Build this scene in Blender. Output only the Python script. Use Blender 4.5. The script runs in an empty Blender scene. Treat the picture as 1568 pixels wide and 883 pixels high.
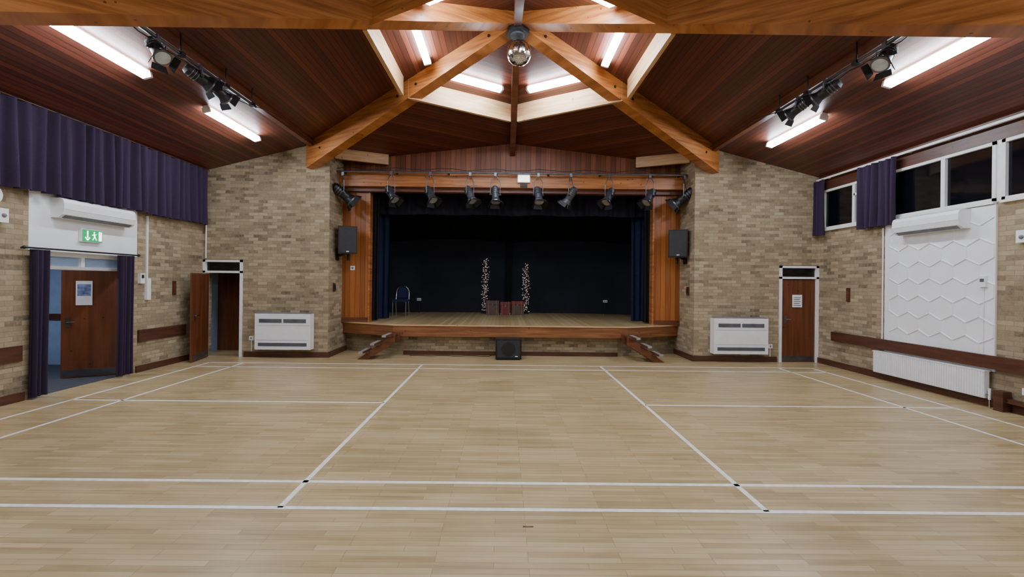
import bpy, math, random
from mathutils import Vector, Matrix
random.seed(4)
S=bpy.context.scene
# ------------------------------------------------------------ materials
def lin(c):
    out=[]
    for v in c[:3]:
        v/=255.0
        out.append(v/12.92 if v<=0.04045 else ((v+0.055)/1.055)**2.4)
    return (*out,1)
def newmat(name):
    m=bpy.data.materials.new(name); m.use_nodes=True
    nt=m.node_tree; nt.nodes.clear()
    o=nt.nodes.new('ShaderNodeOutputMaterial'); b=nt.nodes.new('ShaderNodeBsdfPrincipled')
    nt.links.new(b.outputs[0],o.inputs[0])
    return m,nt,b
def N(nt,t,**k):
    n=nt.nodes.new(t)
    for a,v in k.items(): setattr(n,a,v)
    return n
def math_(nt,op,a,b=None):
    n=N(nt,'ShaderNodeMath',operation=op)
    for i,v in enumerate((a,b)):
        if v is None: continue
        if isinstance(v,(int,float)): n.inputs[i].default_value=v
        else: nt.links.new(v,n.inputs[i])
    return n.outputs[0]
def ramp(nt,fac,stops):
    r=N(nt,'ShaderNodeValToRGB'); cr=r.color_ramp
    while len(cr.elements)<len(stops): cr.elements.new(0.5)
    for e,(p,c) in zip(cr.elements,stops):
        e.position=p; e.color=lin(c)
    nt.links.new(fac,r.inputs[0]); return r.outputs[0]
def mixc(nt,fac,a,b,mode='MIX'):
    m=N(nt,'ShaderNodeMix',data_type='RGBA',blend_type=mode)
    for s,v in ((0,fac),(6,a),(7,b)):
        if isinstance(v,(int,float,tuple)): m.inputs[s].default_value=v
        else: nt.links.new(v,m.inputs[s])
    return m.outputs[2]
def bump(nt,b,h,strength,dist=0.01):
    n=N(nt,'ShaderNodeBump'); n.inputs['Strength'].default_value=strength; n.inputs['Distance'].default_value=dist
    nt.links.new(h,n.inputs['Height']); nt.links.new(n.outputs[0],b.inputs['Normal'])
def plain(name,col,rough=0.5,metal=0.0,var=0.06,scale=8.0,bmp=0.0):
    m,nt,b=newmat(name)
    tc=N(nt,'ShaderNodeTexCoord'); no=N(nt,'ShaderNodeTexNoise'); no.inputs['Scale'].default_value=scale
    no.inputs['Detail'].default_value=4
    nt.links.new(tc.outputs['Object'],no.inputs['Vector'])
    d=[max(0,c*(1-var*2)) for c in col]; e=[min(255,c*(1+var)) for c in col]
    nt.links.new(ramp(nt,no.outputs['Fac'],[(0.3,d),(0.7,e)]),b.inputs['Base Color'])
    b.inputs['Roughness'].default_value=rough; b.inputs['Metallic'].default_value=metal
    if bmp: bump(nt,b,no.outputs['Fac'],bmp)
    return m
def emit(name,col,st):
    m,nt,b=newmat(name)
    b.inputs['Base Color'].default_value=lin(col)
    b.inputs['Emission Color'].default_value=lin(col); b.inputs['Emission Strength'].default_value=st
    return m
def coords(nt,mode):
    tc=N(nt,'ShaderNodeTexCoord'); sp=N(nt,'ShaderNodeSeparateXYZ')
    nt.links.new(tc.outputs['UV' if mode=='uv' else 'Object'],sp.inputs[0])
    return tc,sp
def boards(name,mode,width,cols,gap,rough=0.45,grain=(25,25,1.5),gapw=0.06,bs=0.3):
    m,nt,b=newmat(name); tc,sp=coords(nt,mode)
    x,y,z=sp.outputs
    c={'uv':y,'x':x,'y':y,'z':z}.get(mode) if mode!='xy' else math_(nt,'ADD',x,y)
    q=math_(nt,'DIVIDE',c,width); fl=math_(nt,'FLOOR',q); fr=math_(nt,'FRACT',q)
    wn=N(nt,'ShaderNodeTexWhiteNoise',noise_dimensions='1D'); nt.links.new(fl,wn.inputs['W'])
    mp=N(nt,'ShaderNodeMapping'); mp.inputs['Scale'].default_value=grain
    nt.links.new(tc.outputs['UV' if mode=='uv' else 'Object'],mp.inputs[0])
    no=N(nt,'ShaderNodeTexNoise'); no.inputs['Scale'].default_value=1.0; no.inputs['Detail'].default_value=5
    nt.links.new(mp.outputs[0],no.inputs['Vector'])
    f=math_(nt,'ADD',math_(nt,'MULTIPLY',wn.outputs['Value'],0.5),math_(nt,'MULTIPLY',no.outputs['Fac'],0.5))
    col=ramp(nt,f,[(0.2,cols[0]),(0.5,cols[1]),(0.8,cols[2])])
    g=math_(nt,'LESS_THAN',fr,gapw)
    nt.links.new(mixc(nt,g,col,lin(gap)),b.inputs['Base Color'])
    b.inputs['Roughness'].default_value=rough
    bump(nt,b,math_(nt,'SUBTRACT',1.0,g),bs,0.006)
    return m
def timber(name,cols,rough=0.4,grain=(2,2,22),lam=0.0):
    m,nt,b=newmat(name); tc,sp=coords(nt,'o')
    mp=N(nt,'ShaderNodeMapping'); mp.inputs['Scale'].default_value=grain
    nt.links.new(tc.outputs['Object'],mp.inputs[0])
    no=N(nt,'ShaderNodeTexNoise'); no.inputs['Scale'].default_value=1.0; no.inputs['Detail'].default_value=6
    no.inputs['Distortion'].default_value=0.6
    nt.links.new(mp.outputs[0],no.inputs['Vector'])
    col=ramp(nt,no.outputs['Fac'],[(0.3,cols[0]),(0.5,cols[1]),(0.7,cols[2])])
    vo=N(nt,'ShaderNodeTexVoronoi'); vo.inputs['Scale'].default_value=5
    nt.links.new(tc.outputs['Object'],vo.inputs['Vector'])
    k=math_(nt,'LESS_THAN',vo.outputs['Distance'],0.09)
    dk=lin([c*0.45 for c in cols[0]])
    nt.links.new(mixc(nt,math_(nt,'MULTIPLY',k,0.7),col,dk),b.inputs['Base Color'])
    b.inputs['Roughness'].default_value=rough
    return m
def brick(name):
    m,nt,b=newmat(name); tc,sp=coords(nt,'o')
    u=math_(nt,'ADD',sp.outputs[0],sp.outputs[1])
    cb=N(nt,'ShaderNodeCombineXYZ'); nt.links.new(u,cb.inputs[0]); nt.links.new(sp.outputs[2],cb.inputs[1])
    br=N(nt,'ShaderNodeTexBrick'); nt.links.new(cb.outputs[0],br.inputs['Vector'])
    br.inputs['Scale'].default_value=1; br.inputs['Brick Width'].default_value=0.225; br.inputs['Row Height'].default_value=0.075
    br.inputs['Mortar Size'].default_value=0.005; br.inputs['Mortar Smooth'].default_value=0.3
    br.inputs['Color1'].default_value=(0,0,0,1); br.inputs['Color2'].default_value=(1,1,1,1); br.inputs['Mortar'].default_value=(0.5,0.5,0.5,1)
    no=N(nt,'ShaderNodeTexNoise'); no.inputs['Scale'].default_value=18; no.inputs['Detail'].default_value=6; no.inputs['Roughness'].default_value=0.75
    nt.links.new(tc.outputs['Object'],no.inputs['Vector'])
    n2=N(nt,'ShaderNodeTexNoise'); n2.inputs['Scale'].default_value=0.9; n2.inputs['Detail'].default_value=3
    nt.links.new(tc.outputs['Object'],n2.inputs['Vector'])
    bw=N(nt,'ShaderNodeSeparateColor'); nt.links.new(br.outputs['Color'],bw.inputs[0])
    f=math_(nt,'ADD',math_(nt,'MULTIPLY',bw.outputs[0],0.44),math_(nt,'MULTIPLY',no.outputs['Fac'],0.52))
    f=math_(nt,'ADD',f,math_(nt,'MULTIPLY',math_(nt,'SUBTRACT',n2.outputs['Fac'],0.5),0.4))
    col=ramp(nt,f,[(0.16,BR[0]),(0.34,BR[1]),(0.58,BR[2]),(0.86,BR[3])])
    nt.links.new(mixc(nt,math_(nt,'MULTIPLY',br.outputs['Fac'],0.8),col,lin(BR[4])),b.inputs['Base Color'])
    b.inputs['Roughness'].default_value=0.9
    h=math_(nt,'ADD',math_(nt,'SUBTRACT',1.0,br.outputs['Fac']),math_(nt,'MULTIPLY',no.outputs['Fac'],0.6))
    bump(nt,b,h,0.6,0.01)
    return m
BR=[(96,82,64),(142,125,99),(166,148,119),(186,169,140),(134,123,104)]
M={}
M['brick']=brick('buff_brick')
def floormat():
    m,nt,b=newmat('maple_strip_floor'); tc,sp=coords(nt,'o')
    br=N(nt,'ShaderNodeTexBrick'); nt.links.new(tc.outputs['Object'],br.inputs['Vector'])
    br.offset=0.37; br.offset_frequency=3
    br.inputs['Scale'].default_value=1; br.inputs['Brick Width'].default_value=0.62; br.inputs['Row Height'].default_value=0.058
    br.inputs['Mortar Size'].default_value=0.0014; br.inputs['Mortar Smooth'].default_value=0.3
    br.inputs['Color1'].default_value=(0,0,0,1); br.inputs['Color2'].default_value=(1,1,1,1); br.inputs['Mortar'].default_value=(0.4,0.4,0.4,1)
    mp=N(nt,'ShaderNodeMapping'); mp.inputs['Scale'].default_value=(1.5,26,1)
    nt.links.new(tc.outputs['Object'],mp.inputs[0])
    no=N(nt,'ShaderNodeTexNoise'); no.inputs['Scale'].default_value=1; no.inputs['Detail'].default_value=6
    nt.links.new(mp.outputs[0],no.inputs['Vector'])
    n2=N(nt,'ShaderNodeTexNoise'); n2.inputs['Scale'].default_value=1.1; n2.inputs['Detail'].default_value=6; n2.inputs['Roughness'].default_value=0.65
    nt.links.new(tc.outputs['Object'],n2.inputs['Vector'])
    bw=N(nt,'ShaderNodeSeparateColor'); nt.links.new(br.outputs['Color'],bw.inputs[0])
    f=math_(nt,'ADD',math_(nt,'MULTIPLY',bw.outputs[0],0.22),math_(nt,'MULTIPLY',no.outputs['Fac'],0.42))
    f=math_(nt,'ADD',f,math_(nt,'MULTIPLY',n2.outputs['Fac'],0.36))
    col=ramp(nt,f,[(0.25,(146,123,84)),(0.5,(180,157,115)),(0.75,(204,183,144))])
    nt.links.new(mixc(nt,math_(nt,'MULTIPLY',br.outputs['Fac'],0.8),col,lin((92,72,46))),b.inputs['Base Color'])
    nt.links.new(math_(nt,'ADD',math_(nt,'MULTIPLY',n2.outputs['Fac'],0.22),0.22),b.inputs['Roughness'])
    bump(nt,b,math_(nt,'ADD',math_(nt,'SUBTRACT',1.0,br.outputs['Fac']),math_(nt,'MULTIPLY',n2.outputs['Fac'],2.0)),0.12,0.004)
    return m
M['floor']=floormat()
M['ceil']=boards('mahogany_ceiling_boards','uv',0.095,[(74,37,25),(97,49,33),(118,62,42)],(24,12,9),0.45,(1.2,30,1),gapw=.09)
M['fascia']=boards('fascia_boards','xy',0.13,[(102,57,37),(128,76,51),(156,97,68)],(46,22,14),0.45)
M['panel']=boards('proscenium_boards','xy',0.13,[(128,72,32),(158,93,44),(178,110,56)],(84,42,18),0.35)
M['beam']=timber('glulam_beam',[(128,74,32),(164,101,48),(188,124,68)],0.38,(1.2,1.2,18))
M['beamdk']=timber('stained_timber',[(80,44,25),(102,58,34),(120,72,45)],0.4,(1.2,1.2,18))
M['lip']=timber('stage_lip_timber',[(106,64,36),(130,82,48),(150,100,62)],0.4,(1.2,1.2,18))
M['pale']=timber('pale_and_lit_timber',[(184,144,98),(202,162,116),(218,182,136)],0.45,(1.5,1.5,18))  # pale wood, also tube light painted onto the purlin ring
M['door']=timber('door_veneer',[(86,47,27),(104,58,34),(118,69,42)],0.35,(14,14,0.9))
M['rail']=timber('dado_timber',[(68,39,28),(82,48,34),(96,58,42)],0.4,(2,2,20))
M['white']=plain('white_paint',(236,236,235),0.4,var=0.015)
M['plaster']=plain('white_plaster',(238,240,243),0.7,var=0.012,scale=3,bmp=0.05)
M['appl']=plain('appliance_white',(238,239,241),0.3,var=0.01)
M['grey']=plain('grey_grille',(120,124,132),0.5)
M['slot']=plain('vent_dark',(40,42,46),0.6)
M['slotg']=plain('vent_shadow_grey',(84,88,96),0.6)
M['purple']=plain('purple_fabric',(47,30,58),0.9,var=0.05,scale=40)
M['navy']=plain('navy_fabric',(14,21,58),0.9,var=0.15,scale=20)
M['black']=plain('black_fabric',(12,13,17),0.95,var=0.15,scale=5)
M['valance']=plain('valance_fabric',(18,16,30),0.95,var=0.15,scale=5)
M['cloth']=plain('backdrop_cloth',(24,28,40),0.9,var=0.1,scale=1.5)
M['blk']=plain('black_paint',(22,22,24),0.45)
M['steel']=plain('grey_steel',(110,112,118),0.35,0.8)
M['lampgrey']=plain('lamp_housing_grey',(70,73,82),0.4,0.4)
M['chrome']=plain('chrome',(210,212,215),0.15,1.0,var=0.01)
M['mirror']=plain('mirror_tile',(225,228,232),0.08,1.0,var=0.02)
M['lens']=plain('lens_glass',(190,198,210),0.12,0.7)
M['line']=plain('white_line_paint',(236,235,228),0.4,var=0.03,scale=15)
M['stage']=boards('stage_floor_boards','x',0.1,[(150,129,90),(172,150,108),(188,166,124)],(104,82,52),0.4,(1,1,1))
M['nose']=plain('grey_nosing',(150,150,148),0.5)
M['paper']=plain('paper',(236,238,240),0.7,var=0.01)
M['pblue']=plain('poster_blue',(120,134,180),0.6,var=.2,scale=14)
M['lobby']=plain('lobby_wall_blue',(150,170,200),0.8,var=0.02)
M['darkfl']=plain('lobby_carpet',(62,64,72),0.8)
M['glass']=plain('night_glass',(10,12,18),0.06,var=0.3,scale=1)
M['red']=plain('red_leather',(112,34,30),0.5)
M['tan']=plain('tan_leather',(120,84,54),0.5)
M['blueseat']=plain('blue_upholstery',(30,40,88),0.85)
M['tube']=emit('fluorescent_diffuser',(234,243,255),82)
M['green']=emit('exit_green',(20,150,90),1.0)
M['signw']=emit('exit_white',(240,255,245),2.5)
M['fairy']=emit('fairy_bulb',(255,232,225),0.45)
M['twig']=plain('twig_brown',(64,52,52),0.7)
M['trunkdk']=plain('trunk_leather',(82,62,58),0.6)
M['dim']=emit('lobby_fill_glow',(235,242,255),30)  # glow for the added lobby fill panel
# ------------------------------------------------------------ mesh builder
class B:
    def __init__(s): s.v=[];s.f=[];s.m=[];s.sm=[];s.mats=[];s.M=Matrix.Identity(4)
    def mi(s,k):
        if k not in s.mats: s.mats.append(k)
        return s.mats.index(k)
    def add(s,vs,fs,m,smooth=False):
        o=len(s.v); s.v+=[s.M@Vector(p) for p in vs]
        for f in fs: s.f.append([o+i for i in f]); s.m.append(s.mi(m)); s.sm.append(smooth)
    def box(s,x0,x1,y0,y1,z0,z1,m):
        x0,x1=sorted((x0,x1)); y0,y1=sorted((y0,y1)); z0,z1=sorted((z0,z1))
        s.add([(x0,y0,z0),(x1,y0,z0),(x1,y1,z0),(x0,y1,z0),(x0,y0,z1),(x1,y0,z1),(x1,y1,z1),(x0,y1,z1)],
          [(0,3,2,1),(4,5,6,7),(0,1,5,4),(1,2,6,5),(2,3,7,6),(3,0,4,7)],m)
    def prism(s,ring,off,m):
        n=len(ring); off=Vector(off); a=[Vector(p) for p in ring]; b=[p+off for p in a]
        s.add(a+b,[tuple(range(n-1,-1,-1)),tuple(range(n,2*n))]+[(i,(i+1)%n,n+(i+1)%n,n+i) for i in range(n)],m)
    def hexa(s,bot,top,m):
        n=len(bot)
        s.add(list(bot)+list(top),[tuple(range(n-1,-1,-1)),tuple(range(n,2*n))]+[(i,(i+1)%n,n+(i+1)%n,n+i) for i in range(n)],m)
    def cyl(s,p0,p1,r0,m,r1=None,n=16,caps=True):
        r1=r0 if r1 is None else r1
        p0=Vector(p0);p1=Vector(p1);d=(p1-p0).normalized()
        u=d.orthogonal().normalized(); w=d.cross(u)
        A=[p0+(u*math.cos(t)+w*math.sin(t))*r0 for t in [2*math.pi*i/n for i in range(n)]]
        C=[p1+(u*math.cos(t)+w*math.sin(t))*r1 for t in [2*math.pi*i/n for i in range(n)]]
        s.add(A+C,[(i,(i+1)%n,n+(i+1)%n,n+i) for i in range(n)],m,True)
        if caps:
            s.add(A,[tuple(range(n-1,-1,-1))],m); s.add(C,[tuple(range(n))],m)
    def path(s,pts,r,m,n=8):
        for a,b in zip(pts[:-1],pts[1:]): s.cyl(a,b,r,m,n=n)
        for p in pts[1:-1]: s.sphere(p,r,m,8,6)
    def sphere(s,c,r,m,nu=24,nv=16,smooth=True,sc=(1,1,1)):
        c=Vector(c);vs=[];fs=[]
        for j in range(nv+1):
            t=math.pi*j/nv
            for i in range(nu):
                a=2*math.pi*i/nu
                vs.append(c+Vector((r*sc[0]*math.sin(t)*math.cos(a),r*sc[1]*math.sin(t)*math.sin(a),r*sc[2]*math.cos(t))))
        for j in range(nv):
            for i in range(nu):
                q=(j*nu+i,(j+1)*nu+i,(j+1)*nu+(i+1)%nu,j*nu+(i+1)%nu)
                if j==0: q=(j*nu+i,(j+1)*nu+i,(j+1)*nu+(i+1)%nu)
                elif j==nv-1: q=(j*nu+i,(j+1)*nu+i,j*nu+(i+1)%nu)
                fs.append(q)
        s.add(vs,fs,m,smooth)
    def curtain(s,p0,p1,z0,z1,m,amp=0.04,wl=0.13,rows=8,flare=0.3):
        p0=Vector((*p0,0));p1=Vector((*p1,0));L=(p1-p0).length;d=(p1-p0)/L;nn=Vector((-d.y,d.x,0))
        n=max(12,int(L/wl*14)); vs=[];fs=[]
        for j in range(rows+1):
            t=j/rows; z=z1+(z0-z1)*t
            for i in range(n+1):
                u=i/n*L; k=u/wl
                a=amp*(0.6+flare*t+0.3*math.sin(k*2.3+1))
                w=math.sin(2*math.pi*u/wl+0.8*math.sin(u*3.1)+0.3*t*math.sin(u*5))
                w=math.copysign(abs(w)**0.7,w)
                p=p0+d*(u+0.012*math.sin(9*u+3*t))+nn*(a*w)
                vs.append((p.x,p.y,z+(0.012*math.sin(u*4) if j==rows else 0)))
        for j in range(rows):
            for i in range(n): fs.append((j*(n+1)+i,j*(n+1)+i+1,(j+1)*(n+1)+i+1,(j+1)*(n+1)+i))
        s.add(vs,fs,m,True)
    def done(s,name,recentre=True,bevel=0.0):
        me=bpy.data.meshes.new(name)
        o=Vector((0,0,0))
        if recentre and s.v:
            xs=[p.x for p in s.v];ys=[p.y for p in s.v];zs=[p.z for p in s.v]
            o=Vector(((min(xs)+max(xs))/2,(min(ys)+max(ys))/2,min(zs)))
        me.from_pydata([p-o for p in s.v],[],s.f)
        for k in s.mats: me.materials.append(M[k])
        for p,mi,sm in zip(me.polygons,s.m,s.sm): p.material_index=mi; p.use_smooth=sm
        me.update()
        ob=bpy.data.objects.new(name,me); ob.location=o; S.collection.objects.link(ob)
        if bevel:
            bm=ob.modifiers.new('bevel','BEVEL'); bm.width=bevel; bm.segments=2; bm.limit_method='ANGLE'
        return ob
# ------------------------------------------------------------ room constants
W=7.37; YB=10.35; YF=-2.0; HY=7.25; AP=6.33; PX=4.38; YP=11.2; ZS=0.78
HA=math.radians(32.5); bB=0.2226
aB=(0.257*math.cos(HA)-bB*math.sin(HA))/math.cos(HA)
def zc(x,y):
    dy=y-HY
    if dy>=0: return AP-max(0.257*abs(x),aB*abs(x)+bB*dy)
    return AP-max(0.257*abs(x),0.1285*abs(x)-bB*dy)
def clip(poly,ax,val,keep_less):
    out=[]
    for i in range(len(poly)):
        a=poly[i];b=poly[(i+1)%len(poly)]
        ia=(a[ax]<=val) if keep_less else (a[ax]>=val); ib=(b[ax]<=val) if keep_less else (b[ax]>=val)
        if ia: out.append(a)
        if ia!=ib:
            t=(val-a[ax])/(b[ax]-a[ax]); out.append((a[0]+t*(b[0]-a[0]),a[1]+t*(b[1]-a[1])))
    return out
dirs=[math.radians(90),HA,math.radians(-30),math.radians(-90),math.radians(-150),math.pi-HA,math.radians(90)]
me=bpy.data.meshes.new('ceiling'); vs=[];fs=[];uvs=[]
for i in range(6):
    a0,a1=dirs[i],dirs[i+1]
    R=40
    if i==4: a1=math.pi-HA-2*math.pi
    p=[(0,HY),(R*math.cos(a0),HY+R*math.sin(a0)),(R*math.cos(a1),HY+R*math.sin(a1))]
    for ax,val,kl in ((0,W+0.25,True),(0,-W-0.25,False),(1,YP+0.1,True),(1,YF-0.2,False)): p=clip(p,ax,val,kl)
    nrm=[(0.5,0.866),(1,0),(0.5,-0.866),(-0.5,-0.866),(-1,0),(-0.5,0.866)][i]
    o=len(vs)
    for q in p:
        vs.append((q[0],q[1],zc(q[0]*0.9999,HY+(q[1]-HY)*0.9999)))
        x,y=q[0],q[1]-HY
        uvs.append((-nrm[1]*x+nrm[0]*y+i*13.0, nrm[0]*x+nrm[1]*y))
    fs.append(tuple(range(o,o+len(p)))[::-1])
    o2=len(vs)
    for q,u in zip(p,uvs[o:o+len(p)]): vs.append((q[0],q[1],zc(q[0],q[1])+0.12)); uvs.append(u)
    fs.append(tuple(range(o2,o2+len(p))))
me.from_pydata(vs,[],fs); uvl=me.uv_layers.new(name='UVMap')
for l in me.loops: uvl.data[l.index].uv=uvs[l.vertex_index]
me.materials.append(M['ceil']); ob=bpy.data.objects.new('ceiling',me); S.collection.objects.link(ob)
# floor
b=B(); b.box(-W-0.3,W+0.3,YF-0.3,11.9,-0.1,0,'floor'); b.done('floor',False)
b=B(); Yc=6.556; hw=0.024
def ln(x0,x1,y0,y1): b.box(x0,x1,y0,y1,0.0005,0.002,'line')
for dy in (3.05,2.59,-2.59,-3.05): ln(-6.7,6.7,Yc+dy-hw,Yc+dy+hw)
for sx in (-1,1):
    for xx in (1.98,5.94,6.7): ln(sx*xx-hw,sx*xx+hw,Yc-3.05,Yc+3.05)
    ln(sx*1.98,sx*6.7,Yc-hw,Yc+hw)
b.done('badminton_court_lines',False)
T=0.3
b=B()
dY0,dY1=6.62,8.38
b.box(-W-T,-W,YF,dY0,0,4.7,'brick'); b.box(-W-T,-W,dY1,YB+0.3,0,4.7,'brick')
b.box(-W-T,-W-0.02,dY0,dY1,2.25,4.7,'plaster')
b.box(-W-0.02,-W+0.012,6.54,8.46,2.26,3.2,'plaster')
b.done('wall_left',False)
b=B()
b.box(W,W+T,YF,YB+0.3,0,3.16,'brick')
b.box(W,W+T,YF,YB+0.3,4.10,4.75,'rail')
b.box(W,W+T,YF,-1.6,3.16,4.1,'brick'); b.box(W,W+T,10.2,YB+.3,3.16,4.1,'brick')
b.done('wall_right',False)
b=B()
py0,py1,pz0,pz1=6.58,8.5,0.55,3.12
b.box(W-0.03,W,py0,py1,pz0,pz1,'plaster')
def rib(y0,z0,y1,z1):
    if not(py0<min(y0,y1) and max(y0,y1)<py1 and pz0<min(z0,z1) and max(z0,z1)<pz1): return
    d=Vector((0,y1-y0,z1-z0)).normalized(); n=Vector((0,-d.z,d.y))*0.015
    a=Vector((W-0.03,y0,z0)); c=Vector((W-0.03,y1,z1))
    b.hexa([a-n,a+n,c+n,c-n],[v+Vector((-0.014,0,0)) for v in (a-n*.4,a+n*.4,c+n*.4,c-n*.4)],'plaster')
row=0; z=pz0+0.1
while z<pz1:
    off=0.2 if row%2 else 0
    y=py0+0.02+off-0.4
    while y<py1:
        rib(y,z,y+0.2,z+0.11); rib(y+0.2,z+0.11,y+0.4,z); rib(y,z,y,z-0.2)
        y+=0.4
    z+=0.31; row+=1
b.done('hexagon_relief_panel')
def ztop(x): return zc(x,YB)+0.06
for sx,side in ((-1,'back_left'),(1,'back_right')):
    b=B()
    dx=6.43
    ring=[(sx*dx,YB,0),(sx*PX,YB,0)]+[(sx*x,YB,ztop(x)) for x in (PX,4.8,5.3,dx)]
    b.prism(ring,(0,0.25,0),'brick')
    b.prism([(sx*W,YB,2.32),(sx*dx,YB,2.32),(sx*dx,YB,ztop(dx)),(sx*W,YB,ztop(W))],(0,0.25,0),'brick')
    b.box(sx*PX,sx*(PX+0.25),YB+0.25,YP+0.5,0,5.3,'brick')
    b.done('wall_'+side,False)
b=B(); b.box(-W-T,W+T,YF-0.25,YF,0,4.9,'brick'); b.done('wall_front',False)
b=B(); b.box(-W,-W+0.025,YF,6.5,0,0.13,'rail'); b.box(-W,-W+0.025,8.46,YB,0,0.13,'rail'); b.done('baseboard_left',False)
b=B(); b.box(W-0.025,W,YF,YB,0,0.13,'rail'); b.done('baseboard_right',False)
b=B(); b.box(-6.38,-PX,YB-0.025,YB,0,0.13,'rail'); b.box(-PX,-PX+0.025,YB-0.025,YP+.3,0,0.13,'rail')
b.box(6.38,PX,YB-0.025,YB,0,0.13,'rail'); b.box(PX,PX-0.025,YB-0.025,YP+.3,0,0.13,'rail'); b.done('baseboard_back',False)
b=B(); b.box(-W,-W+0.04,YF,6.45,0.6,0.83,'rail'); b.box(-W,-W+0.04,8.5,9.75,0.6,0.83,'rail'); b.done('trim_1',False)
b=B(); b.box(W-0.10,W-0.03,YF,9.8,0.60,0.8,'rail')
for y in (9.6,8.9,5.9): b.box(W-0.03,W,y-0.04,y+0.04,0.58,0.8,'rail')
b.done('trim_2',False)
# ------------------------------------------------------------ roof beams
def radial(ang,r0,r1,w,zu0,zu1,mat='beam'):
    b=B(); d=Vector((math.cos(ang),math.sin(ang),0)); n=Vector((-d.y,d.x,0))*(w/2); H=Vector((0,HY,0))
    rs=[r0,r1]; zs=[zu0,zu1]; prof=[]
    for r,z in zip(rs,zs): p=H+d*r; prof.append((p.x,p.y,z))
    for r in reversed(rs): p=H+d*r; prof.append((p.x,p.y,zc(p.x,p.y)+0.02))
    b.prism([Vector(q)-n for q in prof],n*2,mat)
    return b
b=radial(math.pi-HA,0.12,5.72,0.24,6.06,4.5); b.done('roof_beam',False)
b=radial(HA,0.12,5.72,0.24,6.06,4.5); b.done('roof_beam',False)
b=radial(math.radians(-150),0.12,8.4,0.26,6.09,3.68,); b.done('roof_beam',False)
b=radial(math.radians(-30),0.12,8.4,0.26,6.09,3.68,); b.done('roof_beam',False)
b=radial(math.radians(90),0.12,3.94,0.13,6.06,5.12,'beamdk'); b.done('roof_beam',False)
b=radial(math.radians(-90),0.12,9.2,0.13,6.06,4.0,'beamdk'); b.done('roof_beam',False)
for sx in (-1,1):
    b=B()
    for r in (0.5,2.2,2.7,5.2):
        d=Vector((sx*math.cos(HA),math.sin(HA),0)); n=Vector((-d.y,d.x,0))
        if n.y>0: n=-n
        p=Vector((0,HY,0))+d*r; zz=(6.06-1.56*(r-.12)/5.6)*.55+zc(p.x,p.y)*.45
        q=Vector((p.x,p.y,zz)); b.cyl(q+n*.115,q+n*.135,0.028,'blk',n=6)
    b.done('roof_beam_bolts')
angs=[(90,2.42),(152,2.48),(208,2.5),(270,2.42),(332,2.5),(388,2.48),(450,2.42)]
b=B()
for k,((a0,R0),(a1,R1)) in enumerate(zip(angs[:-1],angs[1:])):
    a0=math.radians(a0);a1=math.radians(a1)
    p=Vector((R0*math.cos(a0),HY+R0*math.sin(a0),0)); q=Vector((R1*math.cos(a1),HY+R1*math.sin(a1),0))
    d=(q-p).normalized(); p+=d*0.1; q-=d*0.1; n=Vector((-d.y,d.x,0))*0.035
    zu=5.42
    bot=[p-n,p+n,q+n,q-n]
    b.hexa([(v.x,v.y,zu) for v in bot],[(v.x,v.y,zc(v.x,v.y)+0.01) for v in bot],'pale' if k not in (2,3) else 'beam')  # tube light painted as pale colour; front pieces darker for their unlit side
b.done('roof_purlin_ring',False)
for sx in (-1,1):
    b=B(); p=Vector((sx*4.36,10.62,0)); q=Vector((sx*3.2,11.15,0)); d=(q-p).normalized(); n=Vector((-d.y,d.x,0))*0.04
    b.hexa([(v.x,v.y,4.84) for v in (p-n,p+n,q+n,q-n)],[(v.x,v.y,5.1) for v in (p-n,p+n,q+n,q-n)],'pale'); b.done('roof_purlin')
b=B()
b.cyl((0,HY,6.0),(0,HY,6.3),0.2,'blk',n=6); b.cyl((0,HY,5.97),(0,HY,6.0),0.12,'steel',n=12)
b.done('roof_hub_bracket')
b=B(); MB=Vector((0.03,HY-0.05,5.67)); R=0.205
b.cyl((MB.x,MB.y,5.97),(MB.x,MB.y,5.92),0.06,'blk'); b.cyl((MB.x,MB.y,5.93),(MB.x,MB.y,5.86),0.008,'steel'); b.cyl((MB.x,MB.y,5.86),(MB.x,MB.y,5.9),0.035,'chrome')
b.sphere(MB,R*.985,'slot',32,20)
nv=22
for j in range(nv):
    t=math.pi*(j+.5)/nv; nu=max(4,int(44*math.sin(t)))
    for i in range(nu):
        a=2*math.pi*i/nu; er=Vector((math.sin(t)*math.cos(a),math.sin(t)*math.sin(a),math.cos(t)))
        et=Vector((math.cos(t)*math.cos(a),math.cos(t)*math.sin(a),-math.sin(t))); ea=Vector((-math.sin(a),math.cos(a),0))
        er2=(er+et*random.uniform(-.03,.03)+ea*random.uniform(-.03,.03)).normalized()
        et=(et-er2*et.dot(er2)).normalized(); ea=er2.cross(et)
        hs=R*math.pi/nv/2*.93; ws=R*math.sin(t)*math.pi/nu*.93; c=MB+er*R
        b.add([c-et*hs-ea*ws,c+et*hs-ea*ws,c+et*hs+ea*ws,c-et*hs+ea*ws],[(0,1,2,3)],'mirror')
b.done('mirror_ball')
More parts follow.
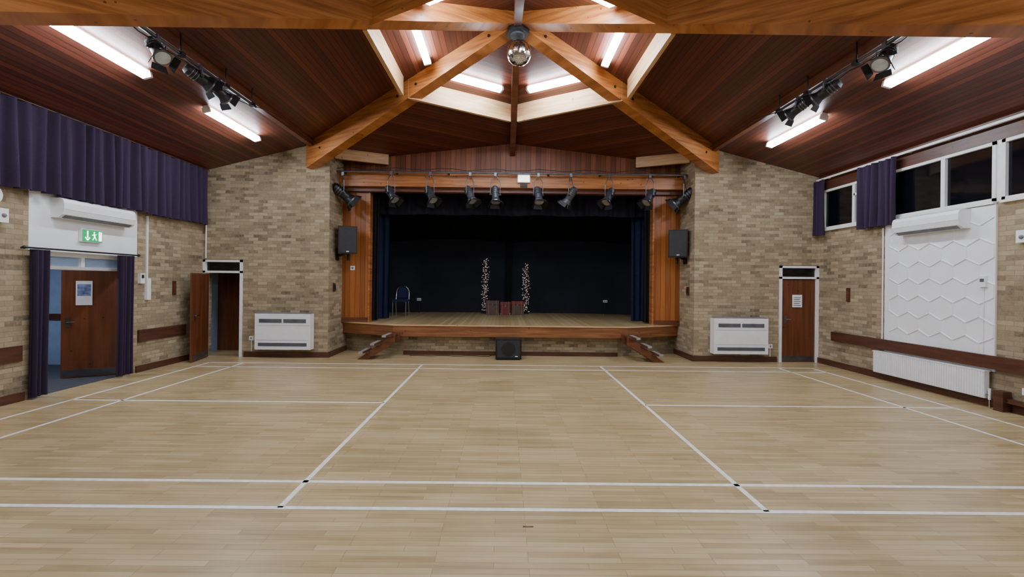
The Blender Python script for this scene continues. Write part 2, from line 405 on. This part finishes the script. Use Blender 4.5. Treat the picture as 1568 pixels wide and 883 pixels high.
def spot(pos,aim,name='stage_spotlight',sc=1.0,body='blk',drop=0.2):
    b=B(); P=Vector(pos); C=P+Vector((0,0,-drop)); a=Vector(aim).normalized()
    side=a.cross(Vector((0,0,1))).normalized(); up=side.cross(a)
    R=0.085*sc; L=0.15*sc
    b.cyl(C-a*L,C+a*L*0.6,R*0.85,body,n=20); b.cyl(C+a*L*0.6,C+a*L,R*0.85,body,r1=R*1.15,n=20)
    b.cyl(C-a*L*1.25,C-a*L,R*0.55,body,r1=R*0.85,n=20); b.cyl(C+a*L,C+a*L*1.12,R*1.2,'steel',n=20)
    b.cyl(C+a*L*1.12,C+a*L*1.14,R*0.95,'lens',n=20)
    for k in range(3): b.cyl(C-a*L*(0.2+0.25*k),C-a*L*(0.14+0.25*k),R*0.95,'steel',n=20)
    F=C+a*L*1.12
    for s_,t_ in ((side,up),(-side,up),(up,side),(-up,side)):
        e=F+s_*R*1.15; o=e+a*0.07*sc+s_*0.04*sc
        wd=t_*R*0.9
        nn=s_*0.004
        b.hexa([e-wd-nn,e+wd-nn,e+wd+nn,e-wd+nn],[o-wd*1.25-nn,o+wd*1.25-nn,o+wd*1.25+nn,o-wd*1.25+nn],'blk')
    for k in (-1,1):
        s0=C+side*R*1.15*k
        b.path([s0,s0+Vector((0,0,drop*0.6)),P+Vector((0,0,-0.05))+side*R*0.3*k],0.01,'steel',6)
        b.cyl(C+side*R*0.8*k,C+side*R*1.4*k,0.022,'blk',n=10)
    b.box(P.x-0.03,P.x+0.03,P.y-0.03,P.y+0.03,P.z-0.06,P.z+0.03,'steel')
    b.cyl(P+Vector((0,0,-0.09)),P+Vector((0,0,0.05)),0.012,'steel',n=8)
    return b.done(name)
for sx in (-1,1):
    x=sx*4.72; zt=zc(4.72,7)
    b=B(); b.box(x-0.06,x+0.06,4.6,YB,zt-0.14,zt+0.02,'beamdk'); b.done('ceiling_batten',False)
    b=B(); xb=sx*4.58; zb=4.88
    b.cyl((xb,4.9,zb),(xb,7.6,zb),0.024,'steel')
    for y in (5.0,5.85,6.8,7.5): b.cyl((xb,y,zb),(xb,y,zc(4.58,7)),0.012,'blk',n=8); b.box(xb-.04,xb+.04,y-.04,y+.04,zb-.03,zb+.03,'blk')
    b.path([(xb,7.55,zb),(xb,8.2,zb+.12),(xb-sx*.0,9.4,zb+.16),(xb,10.3,zb+.16)],0.008,'blk',6)
    pts=[(xb+sx*.02,5+i*0.2,zb-0.03-0.04*abs(math.sin(i*1.3))) for i in range(13)]
    b.path(pts,0.008,'blk',5)
    b.done('lighting_bar')
    ys=((5.45,(0.5*-sx,-0.2,-0.6)),(6.2,(-sx*0.6,0.9,-0.5)),(6.6,(-sx*0.3,0.9,-0.5))) if sx<0 else ((5.4,(0.5*-sx,-0.2,-0.6)),(6.4,(-sx*0.6,0.9,-0.5)),(7.0,(-sx*0.5,0.9,-0.5)))
    for y,a in ys: spot((xb,y,zb-0.0),a,sc=1.05,drop=0.15)
def tube(cx,cy,ang,L=1.5,tilt=0):
    z=zc(cx,cy)
    b=B(); b.M=Matrix.Translation((cx,cy,z-0.075))@Matrix.Rotation(ang,4,'Z')@Matrix.Rotation(tilt,4,'X')
    b.box(-L/2,L/2,-0.05,0.05,0.03,0.072,'appl'); b.box(-L/2+0.03,L/2-0.03,-0.062,0.062,-0.045,0.03,'tube')
    for s_ in (-1,1): b.box(s_*(L/2-0.03),s_*(L/2+0.01),-0.066,0.066,-0.05,0.035,'appl')
    b.done('fluorescent_light')
h=math.pi/2
for sx in (-1,1):
    for y in (5.6,8.45,2.7,-0.2): tube(sx*5.48,y,h,1.6,tilt=sx*0.25)
    tube(sx*1.62,HY+0.0,h,1.25,tilt=sx*0.25)
    for sy in (1,-1):
        n=Vector((0.5*sx,0.866*sy)); c=n*1.62; c+=Vector((0,HY))
        tube(c.x,c.y,math.atan2(n.y,n.x)+h,1.25,tilt=0.25)
for y in (1.6,): tube(0.9,y,0,1.5); tube(-0.9,y,0,1.5)
# ------------------------------------------------------------ stage
b=B()
ap=[(-PX,11.75),(-PX,11.3),(-2.9,10.65),(2.9,10.65),(PX,11.3),(PX,11.75)]
b.prism([(x,y,ZS-0.03) for x,y in ap[::-1]],(0,0,0.03),'stage')
b.box(-5.58,5.58,11.75,15.45,ZS-0.03,ZS,'stage')
pts=[(-PX,11.3),(-2.9,10.65),(2.9,10.65),(PX,11.3)]
for (x0,y0),(x1,y1) in zip(pts[:-1],pts[1:]):
    d=Vector((x1-x0,y1-y0,0)).normalized(); n=Vector((-d.y,d.x,0))*0.04
    p=Vector((x0,y0,0));q=Vector((x1,y1,0))
    b.hexa([(v.x,v.y,ZS-0.29) for v in (p,q,q+n,p+n)],[(v.x,v.y,ZS-0.031) for v in (p,q,q+n,p+n)],'lip')
    b.hexa([(v.x,v.y,ZS-0.03) for v in (p-n*.5,q-n*.5,q,p)],[(v.x,v.y,ZS+0.002) for v in (p-n*.5,q-n*.5,q,p)],'pale')
br_=[(-PX,11.7),(-PX,11.6),(-2.7,10.9),(2.7,10.9),(PX,11.6),(PX,11.7)]
b.prism([(x,y,0) for x,y in br_[::-1]],(0,0,ZS-0.04),'brick')
b.box(-2.7,2.7,10.87,10.9,0,0.1,'rail')
b.done('stage',False)
b=B()
for sx in (-1,1):
    b.box(sx*3.68,sx*PX,YP,YP+0.06,ZS,4.2,'panel')
    b.box(sx*3.66,sx*3.70,YP-0.02,YP+0.2,ZS,4.2,'beam')
    b.box(sx*3.70,sx*PX,YP-0.03,YP,ZS,ZS+0.12,'beamdk')
ring=[(-PX,YP+0.02,4.15),(PX,YP+0.02,4.15)]+[(x,YP+0.02,zc(x,YP)+0.03) for x in (PX,3,0,-3,-PX)]
b.prism(ring,(0,0.08,0),'fascia')
b.done('proscenium_panelling',False)
b=B(); b.box(-PX,PX,10.92,11.08,4.24,4.6,'beam'); b.box(-PX,PX,11.08,11.2,4.14,4.3,'beamdk'); b.done('proscenium_beam',False)
b=B()
b.box(-5.7,5.7,15.5,15.6,0,5.6,'black')
b.box(-5.7,-5.6,11.7,15.6,0,5.6,'black'); b.box(5.6,5.7,11.7,15.6,0,5.6,'black')
b.box(-5.7,5.7,11.3,15.6,5.55,5.65,'black')
b.box(-5.7,-PX-0.25,11.7,11.8,0,5.6,'black'); b.box(5.7,PX+0.25,11.7,11.8,0,5.6,'black')
b.done('wall_stage',False)
b=B()
for sx in (-1,1):
    vs=[];fs=[];n=24
    for i in range(n+1):
        t=i/n; x=sx*(0.04+4.7*t); y=15.2-1.3*max(0,t-0.45)**2*2.2
        vs+= [(x,y,ZS+0.01),(x,y,3.35-0.35*(2*t-0.8)**2*0.6)]
    for i in range(n): fs.append((2*i,2*i+2,2*i+3,2*i+1))
    b.add(vs,fs,'cloth',True)
b.done('stage_cyclorama')
b=B(); b.curtain((-0.14,15.1),(0.1,15.1),ZS+0.02,4.9,'black',0.03,0.08); b.done('stage_backdrop_curtain')
b=B(); b.curtain((-4.6,15.35),(4.6,15.35),ZS+0.02,4.9,'black',0.04,0.3); b.done('stage_backdrop_curtain')
b=B(); b.curtain((-4.3,12.0),(4.3,12.0),3.7,4.6,'valance',0.04,0.25); b.done('stage_valance')
for sx in (-1,1):
    b=B(); b.curtain((sx*3.8,11.45),(sx*3.52,11.5),ZS+0.02,4.5,'black',0.05,0.1); b.done('stage_curtain')
    b=B(); b.curtain((sx*4.3,12.15),(sx*3.42,12.25),ZS+0.02,4.7,'navy',0.05,0.16); b.done('stage_leg_curtain')
b=B(); b.cyl((-PX+0.02,10.75,4.56),(PX-0.02,10.75,4.56),0.024,'steel')
for x in (-4.2,-2.9,-1.6,-0.4,0.9,2.2,3.5,4.2): b.box(x-.02,x+.02,10.75,10.92,4.54,4.58,'blk')
pp=[(-PX+.02+i*0.36,10.72,4.63+0.03*math.sin(i*1.9)) for i in range(25)]
b.path(pp,0.007,'blk',6)
b.done('stage_lighting_bar')
for px_,ax_,ay_ in ((597,0.5,-.3),(657,0.4,-.35),(718,0.3,-.3),(757,0.05,-.25),(823,0.1,-.35),(873,-0.45,.3),(932,-0.4,-.3),(995,-0.5,-.3)):
    x=(px_-772)/661*10.7-0.18
    b=spot((x,10.75,4.54),(ax_,ay_,-0.75),sc=1.25,body='lampgrey',drop=0.52)
for sx,px_ in ((-1,524),(1,1047)):
    x=(px_-772)/661*10.7-0.18
    spot((x,10.7,4.5),(-sx*0.7,0.4,-0.6),sc=1.6,drop=0.5)
b=B(); b.box(0.13,0.45,10.86,10.92,4.36,4.56,'appl'); b.box(0.15,0.43,10.85,10.86,4.38,4.54,'signw'); b.box(.2,.38,10.88,10.92,4.26,4.33,'slot'); b.done('emergency_light')
for sx in (-1,1):
    xs_=-4.1 if sx<0 else 4.16
    b=B(); b.M=Matrix.Translation((xs_,10.8,2.52))@Matrix.Rotation(sx*-0.35,4,'Z')@Matrix.Rotation(0.08,4,'X')
    ring=[(-0.22,-0.2,0),(0.22,-0.2,0),(0.22,0.05,0),(0.14,0.17,0),(-0.14,0.17,0),(-0.22,0.05,0)]
    b.prism(ring,(0,0,0.68),'blk'); b.box(-0.2,0.2,-0.215,-0.2,0.03,0.65,'slot')
    b.box(-0.03,0.03,-0.217,-0.214,0.05,0.07,'appl')
    b.M=Matrix.Identity(4); b.cyl((xs_,10.85,2.55),(sx*PX,10.85,2.45),0.025,'blk'); b.box(sx*(PX-0.02),sx*PX,10.75,10.95,2.35,2.65,'blk')
    b.cyl((xs_,10.85,2.35),(xs_,10.85,2.55),0.03,'blk')
    b.done('wall_speaker')
b=B(); b.box(-0.37,0.25,10.25,10.6,0.02,0.5,'blk'); b.box(-0.33,0.21,10.235,10.25,0.06,0.46,'slot')
for x in (-0.32,0.2):
    for y in (10.3,10.55): b.cyl((x,y,0),(x,y,0.02),0.02,'blk')
b.cyl((-0.06,10.232,0.26),(-0.06,10.236,0.26),0.17,'blk',n=24); b.box(0.1,0.16,10.23,10.235,0.08,0.1,'appl')
b.done('floor_speaker',bevel=0.008)
b=B(); b.path([(-2.5+i*.18,10.7+.04*math.sin(i*1.7),.012) for i in range(12)]+[(-.37,10.5,.1)],0.008,'blk',6); b.done('speaker_cable')
for sx in (-1,1):
    b=B(); xt,xb_=2.72,3.58
    for y in (10.12,10.56):
        b.prism([(sx*(xb_+.02),y,0.0),(sx*(xb_-0.2),y,0.0),(sx*xt,y,0.40),(sx*xt,y,0.6),(sx*(xt+.06),y,0.6)],(0,0.045,0),'beamdk')
    for k in range(3):
        zt=0.19+0.19*k; xx=xb_-0.07-0.27*k
        b.box(sx*(xx+0.04),sx*(xx-0.2),10.06,10.64,zt-0.035,zt,'rail')
        b.box(sx*(xx+0.045),sx*(xx-0.05),10.05,10.64,zt-0.036,zt+0.004,'nose')
    b.done('stage_steps')
# ------------------------------------------------------------ stage props
b=B(); cx,cy=-3.38,13.4
z=ZS+.002
for dx in (-0.2,0.2):
    b.path([(cx+dx,cy-0.22,z),(cx+dx,cy-0.18,z+0.45)],0.014,'chrome')
    b.path([(cx+dx,cy+0.26,z),(cx+dx,cy+0.18,z+0.45)],0.014,'chrome')
b.box(cx-0.22,cx+0.22,cy-0.22,cy+0.2,z+0.44,z+0.5,'blueseat')
arc=[(cx-0.2,cy+0.2,z+0.45)]+[(cx-0.2*math.cos(t),cy+0.26,z+0.7+0.22*math.sin(t)) for t in [math.pi*i/12 for i in range(13)]]+[(cx+0.2,cy+0.2,z+0.45)]
b.path(arc,0.018,'chrome')
vsb=[(cx-0.17*math.cos(t),cy+0.25,z+0.68+0.19*math.sin(t)) for t in [math.pi*i/12 for i in range(13)]]
b.prism([(cx+0.17,cy+0.25,z+0.55),(cx-0.17,cy+0.25,z+0.55)]+vsb,(0,0.03,0),'blueseat')
b.done('stacking_chair')
def twig(cx,cy,hh):
    b=B()
    b.cyl((cx,cy,ZS),(cx,cy,ZS+0.03),0.12,'twig',n=20)
    for s_ in range(5):
        ph=s_*1.25; pts=[]
        for i in range(19):
            t=i/18; r=0.07*(0.75+0.4*math.sin(6*t+ph)); a=ph+5*t
            pts.append((cx+r*math.cos(a),cy+r*math.sin(a),ZS+0.03+hh*t*(1-0.03*s_)))
        b.path(pts,0.007,'twig',5)
        for i in range(1,19):
            p=pts[i]
            for k in range(3):
                q=(p[0]+random.uniform(-.08,.08),p[1]+random.uniform(-.07,.07),p[2]+random.uniform(-.05,.05))
                b.cyl(p,q,0.004,'twig',n=4)
                if k<2: b.sphere(q,0.012,'fairy',6,4)
    b.done('fairy_light_twig_column')
twig(-0.83,14.7,1.85); twig(0.55,14.7,1.68)
def trunk(cx,cy,w,d_,h_,m,lid):
    b=B(); z=ZS+.001
    b.box(cx-w/2,cx+w/2,cy-d_/2,cy+d_/2,z,z+h_*0.72,m); b.box(cx-w/2-.005,cx+w/2+.005,cy-d_/2-.005,cy+d_/2+.005,z+h_*0.74,z+h_,lid)
    b.box(cx-w/2+.005,cx+w/2-.005,cy-d_/2+.005,cy+d_/2-.005,z+h_*0.7,z+h_*.76,'blk')
    for x in (-w*.3,w*.3): b.box(cx+x-.015,cx+x+.015,cy-d_/2-.012,cy+d_/2+.01,z,z+h_+.005,'tan')
    b.box(cx-.03,cx+.03,cy-d_/2-.02,cy-d_/2,z+h_*.62,z+h_*.8,'steel')
    for x in (-w/2+.02,w/2-.02):
        b.box(cx+x-.02,cx+x+.02,cy-d_/2-.01,cy-d_/2+.02,z,z+.05,'steel')
    b.done('travel_trunk',bevel=0.006)
trunk(-0.55,14.25,0.42,0.35,0.46,'trunkdk','trunkdk'); trunk(-0.13,14.3,0.34,0.3,0.42,'red','red'); trunk(0.27,14.25,0.4,0.34,0.45,'trunkdk','red')
for x in (-3.05,3.25):
    b=B(); b.box(x-.07,x+.07,14.6,14.62,1.2,1.28,'appl'); b.box(x-.05,x-.01,14.595,14.6,1.22,1.26,'grey'); b.box(x+.01,x+.05,14.595,14.6,1.22,1.26,'grey'); b.cyl((x,14.63,ZS),(x,14.63,1.2),.012,'blk',n=8); b.done('stage_socket')
# ------------------------------------------------------------ heaters
for x0,x1 in ((-6.02,-4.72),(4.78,6.06)):
    b=B(); y=YB-.001; yf=y-0.2
    b.box(x0,x1,yf,y,0.21,1.05,'appl')
    xm=(x0+x1)/2
    for a,c in ((x0+0.1,xm-0.02),(xm+0.02,x1-0.1)):
        b.box(a,c,yf-0.004,yf,0.84,0.93,'slotg')
        for k in range(5): b.box(a,c,yf-0.01,yf-0.003,0.845+k*0.018,0.852+k*0.018,'grey')
    b.box(x0+0.08,x1-0.08,yf-0.004,yf,0.29,0.37,'slotg')
    for k in range(4): b.box(x0+0.08,x1-0.08,yf-0.01,yf-0.003,0.295+k*0.02,0.301+k*0.02,'grey')
    b.box(x0+0.03,x1-0.03,yf-0.003,yf,0.775,0.78,'grey'); b.box(x0+0.03,x1-0.03,yf-0.003,yf,0.43,0.435,'grey')
    b.box(x0+0.02,x1-0.02,yf+0.02,y,1.05,1.07,'grey')
    b.done('fan_convector_heater')
for x,z in ((-6.2,0.45),(6.22,0.38)):
    b=B(); b.box(x-.05,x+.05,YB-0.03,YB,z-.05,z+.05,'appl'); b.box(x-.015,x+.015,YB-0.035,YB-.03,z-.02,z+.02,'grey'); b.cyl((x,YB-.01,z-.05),(x,YB-.01,.13),0.01,'appl',n=8); b.done('fused_spur_switch')
for sx in (-1,1):
    b=B(); b.box(sx*4.35,sx*4.38,10.6,10.72,1.58,1.78,'rail'); b.box(sx*4.34,sx*4.36,10.62,10.7,1.62,1.74,'blk'); b.done('stage_control_box')
b=B(); b.box(-4.16,-4.05,YP-.02,YP,2.12,2.23,'appl'); b.box(-4.13,-4.08,YP-.026,YP-.02,2.15,2.2,'grey'); b.done('light_switch')
for sx,y0,y1 in ((-1,6.85,8.18),(1,6.93,8.12)):
    b=B(); wx=W-(0.03 if sx>0 else 0.013)
    prof=[(0,0),(0.12,-0.0),(0.19,0.05),(0.215,0.13),(0.21,0.24),(0.19,0.29),(0.15,0.31),(0,0.31)]
    b.prism([(sx*(wx-p),y0,2.80+q) for p,q in prof],(0,y1-y0,0),'appl')
    b.hexa([(sx*(wx-.125),y0+.05,2.796),(sx*(wx-.185),y0+.05,2.842),(sx*(wx-.185),y1-.05,2.842),(sx*(wx-.125),y1-.05,2.796)],
           [(sx*(wx-.128),y0+.05,2.806),(sx*(wx-.18),y0+.05,2.85),(sx*(wx-.18),y1-.05,2.85),(sx*(wx-.128),y1-.05,2.806)],'grey')
    b.box(sx*(wx-.2155),sx*(wx-.21),y0+.01,y1-.01,2.93,2.934,'grey')
    for k in range(6): b.box(sx*(wx-.03-.02*k),sx*(wx-.04-.02*k),y0+.05,y1-.05,3.11,3.114,'slot')
    b.done('air_conditioner')
b=B(); x1=W-0.06; x0=x1-0.09
b.box(x0+.01,x1,6.62,8.62,0.14,0.56,'appl'); b.box(x0,x1+.01,6.61,8.63,0.545,0.565,'appl')
n=50
for k in range(n):
    y=6.63+k*(1.98/n); b.box(x0,x0+.012,y,y+0.022,0.15,0.55,'appl')
for y in (7.0,8.4): b.box(x1,W,y-.03,y+.03,.2,.5,'steel')
b.cyl((x0+.04,6.57,0.2),(x0+.04,6.63,0.2),0.02,'chrome'); b.cyl((x0+.04,6.57,0.13),(x0+.04,6.57,0.3),0.018,'appl'); b.cyl((x0+.04,6.57,0),(x0+.04,6.57,0.14),0.01,'chrome')
b.done('radiator')
b=B(); b.box(W-0.12,W-.03,5.6,6.4,0.14,0.2,'rail'); b.box(W-0.16,W-.03,6.35,6.48,0.0,0.3,'rail'); b.box(W-.06,W,6.1,6.2,.3,.4,'appl'); b.done('pipe_boxing')
def window(n,y0,y1,mull):
    b=B(); z0,z1=3.17,4.09; X0,X1=W-0.02,W+0.06; f=0.05
    b.box(X0,X1,y0,y1,z0,z0+f,'white'); b.box(X0,X1,y0,y1,z1-f,z1,'white'); b.box(X0,X1,y0,y0+f,z0,z1,'white'); b.box(X0,X1,y1-f,y1,z0,z1,'white')
    for y in mull: b.box(X0,X1,y-0.035,y+0.035,z0+f,z1-f,'white')
    b.box(W+0.03,W+0.04,y0+.01,y1-.01,z0+.01,z1-.01,'glass')
    b.box(W-0.05,W,y0,y1,z0-.04,z0,'white')
    return b
b=window(1,8.55,10.2,(9.3,)); b.box(W-.02,W+.06,8.95,9.3,3.8,3.85,'white'); b.done('window_1')
b=window(2,6.6,8.5,(7.4,)); b.done('window_2')
b=window(3,4.6,6.52,(5.5,)); b.done('window_3')
b=window(4,1.5,4.52,(3.0,)); b.done('window_4')
b=B(); b.box(W,W+.25,6.52,6.6,3.16,4.1,'white'); b.box(W,W+.25,8.5,8.55,3.16,4.1,'white'); b.box(W,W+.25,4.52,4.6,3.16,4.1,'white'); b.box(W,W+.25,-1.6,1.5,3.16,4.1,'brick'); b.done('trim_3',False)
b=B(); b.box(W-.105,W-.085,1.5,10.3,4.325,4.365,'white')
for y in (2,4,6,8,10): b.box(W-.1,W,y-.01,y+.01,4.33,4.35,'white')
b.done('curtain_rail')
b=B(); b.curtain((W-.13,8.16),(W-.13,9.0),3.02,4.315,'purple',0.075,0.16); b.done('window_curtain')
b=B(); b.curtain((W-.13,10.0),(W-.13,10.3),3.02,4.315,'purple',0.06,0.1); b.done('window_curtain')
b=B(); b.curtain((W-.13,1.0),(W-.13,2.0),3.02,4.315,'purple',0.06,0.13); b.done('window_curtain')
b=B(); b.curtain((-W+.15,1.5),(-W+.15,10.3),3.13,4.41,'purple',0.085,0.19); b.done('clerestory_curtain')
b=B(); b.cyl((-W+.15,1.5,4.425),(-W+.15,10.3,4.425),0.01,'rail',n=8); b.done('curtain_rail')
b=B(); b.curtain((-W+.1,6.5),(-W+.1,6.74),0.03,2.27,'purple',0.055,0.08,flare=0.1); b.done('door_curtain')
b=B(); b.curtain((-W+.1,7.97),(-W+.1,8.28),0.03,2.27,'purple',0.055,0.08,flare=0.1); b.done('door_curtain')
b=B(); b.cyl((-W+.1,6.4,2.29),(-W+.1,8.4,2.29),0.014,'blk',n=8); b.sphere((-W+.1,6.4,2.29),0.025,'blk',10,8); b.sphere((-W+.1,8.4,2.29),0.025,'blk',10,8)
for y in (6.45,8.37): b.box(-W,-W+.1,y-.01,y+.01,2.28,2.3,'blk')
b.done('curtain_pole')
b=B(); X0,X1=-W-.22,-W-.10
for y0,y1 in ((dY0,dY0+.06),(dY1-.06,dY1)): b.box(X0,X1,y0,y1,0,2.25,'white')
b.box(X0,X1,dY0,dY1,2.19,2.25,'white'); b.box(X0,X1,dY0,dY1,1.98,2.03,'white')
b.box(X0,X1,7.47,7.53,2.03,2.19,'white')
b.box(-W-.165,-W-.155,dY0+.05,dY1-.05,2.02,2.2,'lobby')
def leaf(b,hx,hy,ang,wd,ht=1.97):
    b.M=Matrix.Translation((hx,hy,0.01))@Matrix.Rotation(ang,4,'Z')
    b.box(0,wd,-0.022,0.022,0,ht,'door')
    for s_ in (-1,1):
        b.box(wd-.12,wd-.06,s_*.022,s_*.027,0.92,1.1,'steel'); b.cyl((wd-.09,s_*.03,1.02),(wd-.09,s_*.07,1.02),0.01,'chrome',n=8); b.cyl((wd-.09,s_*.07,1.02),(wd-.2,s_*.07,1.02),0.01,'chrome',n=8)
        b.box(.02,wd-.02,s_*.022,s_*.025,0.02,0.14,'steel')
    b.M=Matrix.Identity(4)
leaf(b,-W-.16,dY1-.07,math.radians(208),0.83)
leaf(b,-W-.16,dY0+.07,math.radians(170),0.83)
b.done('door_1',False)
b=B(); a=math.radians(208); b.M=Matrix.Translation((-W-.16,dY1-.07,0.01))@Matrix.Rotation(a,4,'Z')
b.box(.4,.63,.028,.031,1.33,1.78,'paper'); b.box(.42,.61,.031,.032,1.5,1.72,'pblue'); b.done('poster',False)
b=B(); b.box(-10.2,-10.1,5.2,10.0,0,2.6,'lobby'); b.box(-10.2,-W-T,9.2,9.3,0,2.6,'lobby'); b.box(-10.2,-W-T,5.1,5.2,0,2.6,'lobby'); b.box(-10.1,-10.07,5.2,9.2,.95,1.08,'rail')
b.box(-10.2,-W-T,5.1,9.3,2.6,2.7,'plaster'); b.box(-10.1,-W-T,9.17,9.2,.95,1.08,'rail'); b.done('wall_lobby',False)
b=B(); b.box(-10.2,-W-T,5.1,9.3,-.1,0.0,'darkfl'); b.box(-W-T,-W-.05,dY0,dY1,0,0.006,'darkfl'); b.done('floor_lobby',False)
b=B(); b.box(-9.2,-8.6,6.8,7.4,2.56,2.6,'dim'); b.box(-9.22,-8.58,6.78,6.8,2.55,2.6,'appl'); b.box(-9.22,-8.58,7.4,7.42,2.55,2.6,'appl'); b.done('lobby_fill_panel')  # unseen glowing panel, added to brighten the lobby
b=B(); xx=-W+.015; b.box(xx,xx+.05,7.3,7.68,2.46,2.68,'appl'); b.box(xx+.05,xx+.055,7.31,7.67,2.47,2.67,'green')
b.box(xx+.055,xx+.057,7.6,7.66,2.49,2.65,'signw')
b.sphere((xx+.056,7.52,2.63),.014,'signw',8,6,sc=(.2,1,1)); 
def pl(y0,z0,y1,z1,w=.012):
    d=Vector((0,y1-y0,z1-z0)).normalized(); n=Vector((0,-d.z,d.y))*w; a=Vector((xx+.055,y0,z0)); c=Vector((xx+.055,y1,z1))
    b.hexa([a-n,a+n,c+n,c-n],[v+Vector((.002,0,0)) for v in (a-n,a+n,c+n,c-n)],'signw')
pl(7.51,2.61,7.53,2.56); pl(7.53,2.56,7.49,2.5,.008); pl(7.53,2.56,7.56,2.5,.008); pl(7.48,2.58,7.56,2.6,.006)
pl(7.4,2.65,7.4,2.53,.012); pl(7.4,2.49,7.36,2.54,.01); pl(7.4,2.49,7.44,2.54,.01)
b.done('exit_sign')
def frame(b,x0,x1):
    y0,y1=YB-0.03,YB+0.12
    b.box(x0,x0+.06,y0,y1,0,2.31,'white'); b.box(x1-.06,x1,y0,y1,0,2.31,'white'); b.box(x0,x1,y0,y1,2.26,2.31,'white'); b.box(x0,x1,y0,y1,2.0,2.05,'white')
    b.box(x0+.06,x1-.06,YB+.04,YB+.05,2.05,2.26,'glass')
b=B(); frame(b,-W+.0,-6.43); leaf(b,-W+.14,YB-.04,math.radians(-78),0.8); b.done('door_2',False)
b=B(); b.box(-7.75,-7.65,YB+.25,13.5,0,2.6,'lobby'); b.box(-5.9,-5.8,YB+.25,13.5,0,2.6,'lobby'); b.box(-7.7,-5.8,13.4,13.5,0,2.6,'lobby'); b.box(-7.7,-5.8,YB+.25,13.5,2.6,2.7,'plaster')
b.box(-7.65,-7.1,11.3,11.34,0,2.0,'door'); b.done('wall_corridor',False)
b=B(); b.box(-7.7,-5.8,11.9,13.5,-.1,0,'darkfl'); b.done('floor_corridor',False)
b=B(); leaf(b,-6.45,YB+.3,math.radians(84),0.75); b.done('door_4',False)
b=B(); frame(b,6.43,W); leaf(b,W-.07,YB+.03,math.pi,0.8); b.box(6.49,W-.06,YB+.01,YB+.03,0,.03,'steel'); b.done('door_3',False)
b=B(); b.box(6.75,6.98,YB-0.012,YB-.001,1.32,1.62,'paper')
for k in range(5): b.box(6.78,6.95-0.03*(k%2),YB-.013,YB-.012,1.36+k*.045,1.372+k*.045,'blk')
b.done('door_notice')
b=B(); b.box(-W,-W+.05,8.66,8.76,1.42,1.85,'appl'); b.box(-W,-W+.03,8.68,8.71,1.85,3.1,'appl'); b.done('cable_conduit')
b=B(); b.box(-W,-W+.06,8.5,8.6,1.75,1.95,'appl'); b.box(-W+.06,-W+.062,8.52,8.58,1.85,1.92,'slot'); b.done('thermostat')
b=B(); b.box(-W,-W+.03,9.38,9.46,1.5,1.8,'rail'); b.box(-W+.03,-W+.034,9.40,9.44,1.55,1.75,'beamdk'); b.done('wall_vent_box')
b=B(); b.box(W-.03,W,9.38,9.46,1.5,1.8,'rail'); b.box(W-.034,W-.03,9.40,9.44,1.55,1.75,'beamdk'); b.done('wall_vent_box')
b=B(); b.box(W-.07,W-.03,6.68,6.78,1.85,2.02,'appl'); b.box(W-.072,W-.07,6.7,6.76,1.93,1.98,'slotg'); b.cyl((W-.04,6.73,1.85),(W-.04,6.73,.8),.006,'appl',n=6); b.done('thermostat')
b=B(); b.cyl((W-.015,8.56,0.8),(W-.015,8.56,3.0),0.015,'appl',n=8); b.done('cable_conduit')
b=B(); b.cyl((-W+.08,10.31,2.35),(-W+.08,10.31,3.15),0.015,'appl',n=8); b.done('cable_conduit')
b=B(); b.cyl((-W,6.02,3.0),(-W+.06,6.02,3.0),0.14,'appl',n=28); b.cyl((-W+.06,6.02,3.0),(-W+.065,6.02,3.0),0.12,'paper',n=28); b.box(-W+.065,-W+.068,6.01,6.03,3.0,3.09,'blk'); b.box(-W+.065,-W+.068,6.02,6.08,2.99,3.01,'blk'); b.done('wall_clock')
b=B(); b.box(-W,-W+.1,6.08,6.2,2.62,2.82,'appl'); b.sphere((-W+.1,6.14,2.72),.03,'grey',12,8); b.done('motion_sensor')
b=B(); b.box(W-.08,W,6.15,6.28,2.5,2.68,'appl'); b.sphere((W-.08,6.21,2.58),.03,'grey',12,8); b.done('motion_sensor')
b=B(); b.box(-0.02,0.06,3.255,3.27,0.0005,0.002,'rail'); b.box(0.0,0.04,3.258,3.266,0.002,0.0025,'tan'); b.done('floor_socket_cover')
w=bpy.data.worlds.new('night'); S.world=w; w.use_nodes=True
w.node_tree.nodes['Background'].inputs[0].default_value=(0.02,0.025,0.04,1); w.node_tree.nodes['Background'].inputs[1].default_value=0.3
cd=bpy.data.cameras.new('camera'); cam=bpy.data.objects.new('camera',cd); S.collection.objects.link(cam)
cd.sensor_width=36; cd.lens=36*661/1568; cd.shift_x=0.006; cd.shift_y=-0.006; cd.clip_start=0.05; cd.clip_end=100
cam.matrix_world=Matrix.Translation((-0.18,0,1.845))@Matrix.Rotation(-0.004,4,'Z')@Matrix.Rotation(math.pi/2,4,'X')@Matrix.Rotation(0.0105,4,'Z')
S.camera=cam
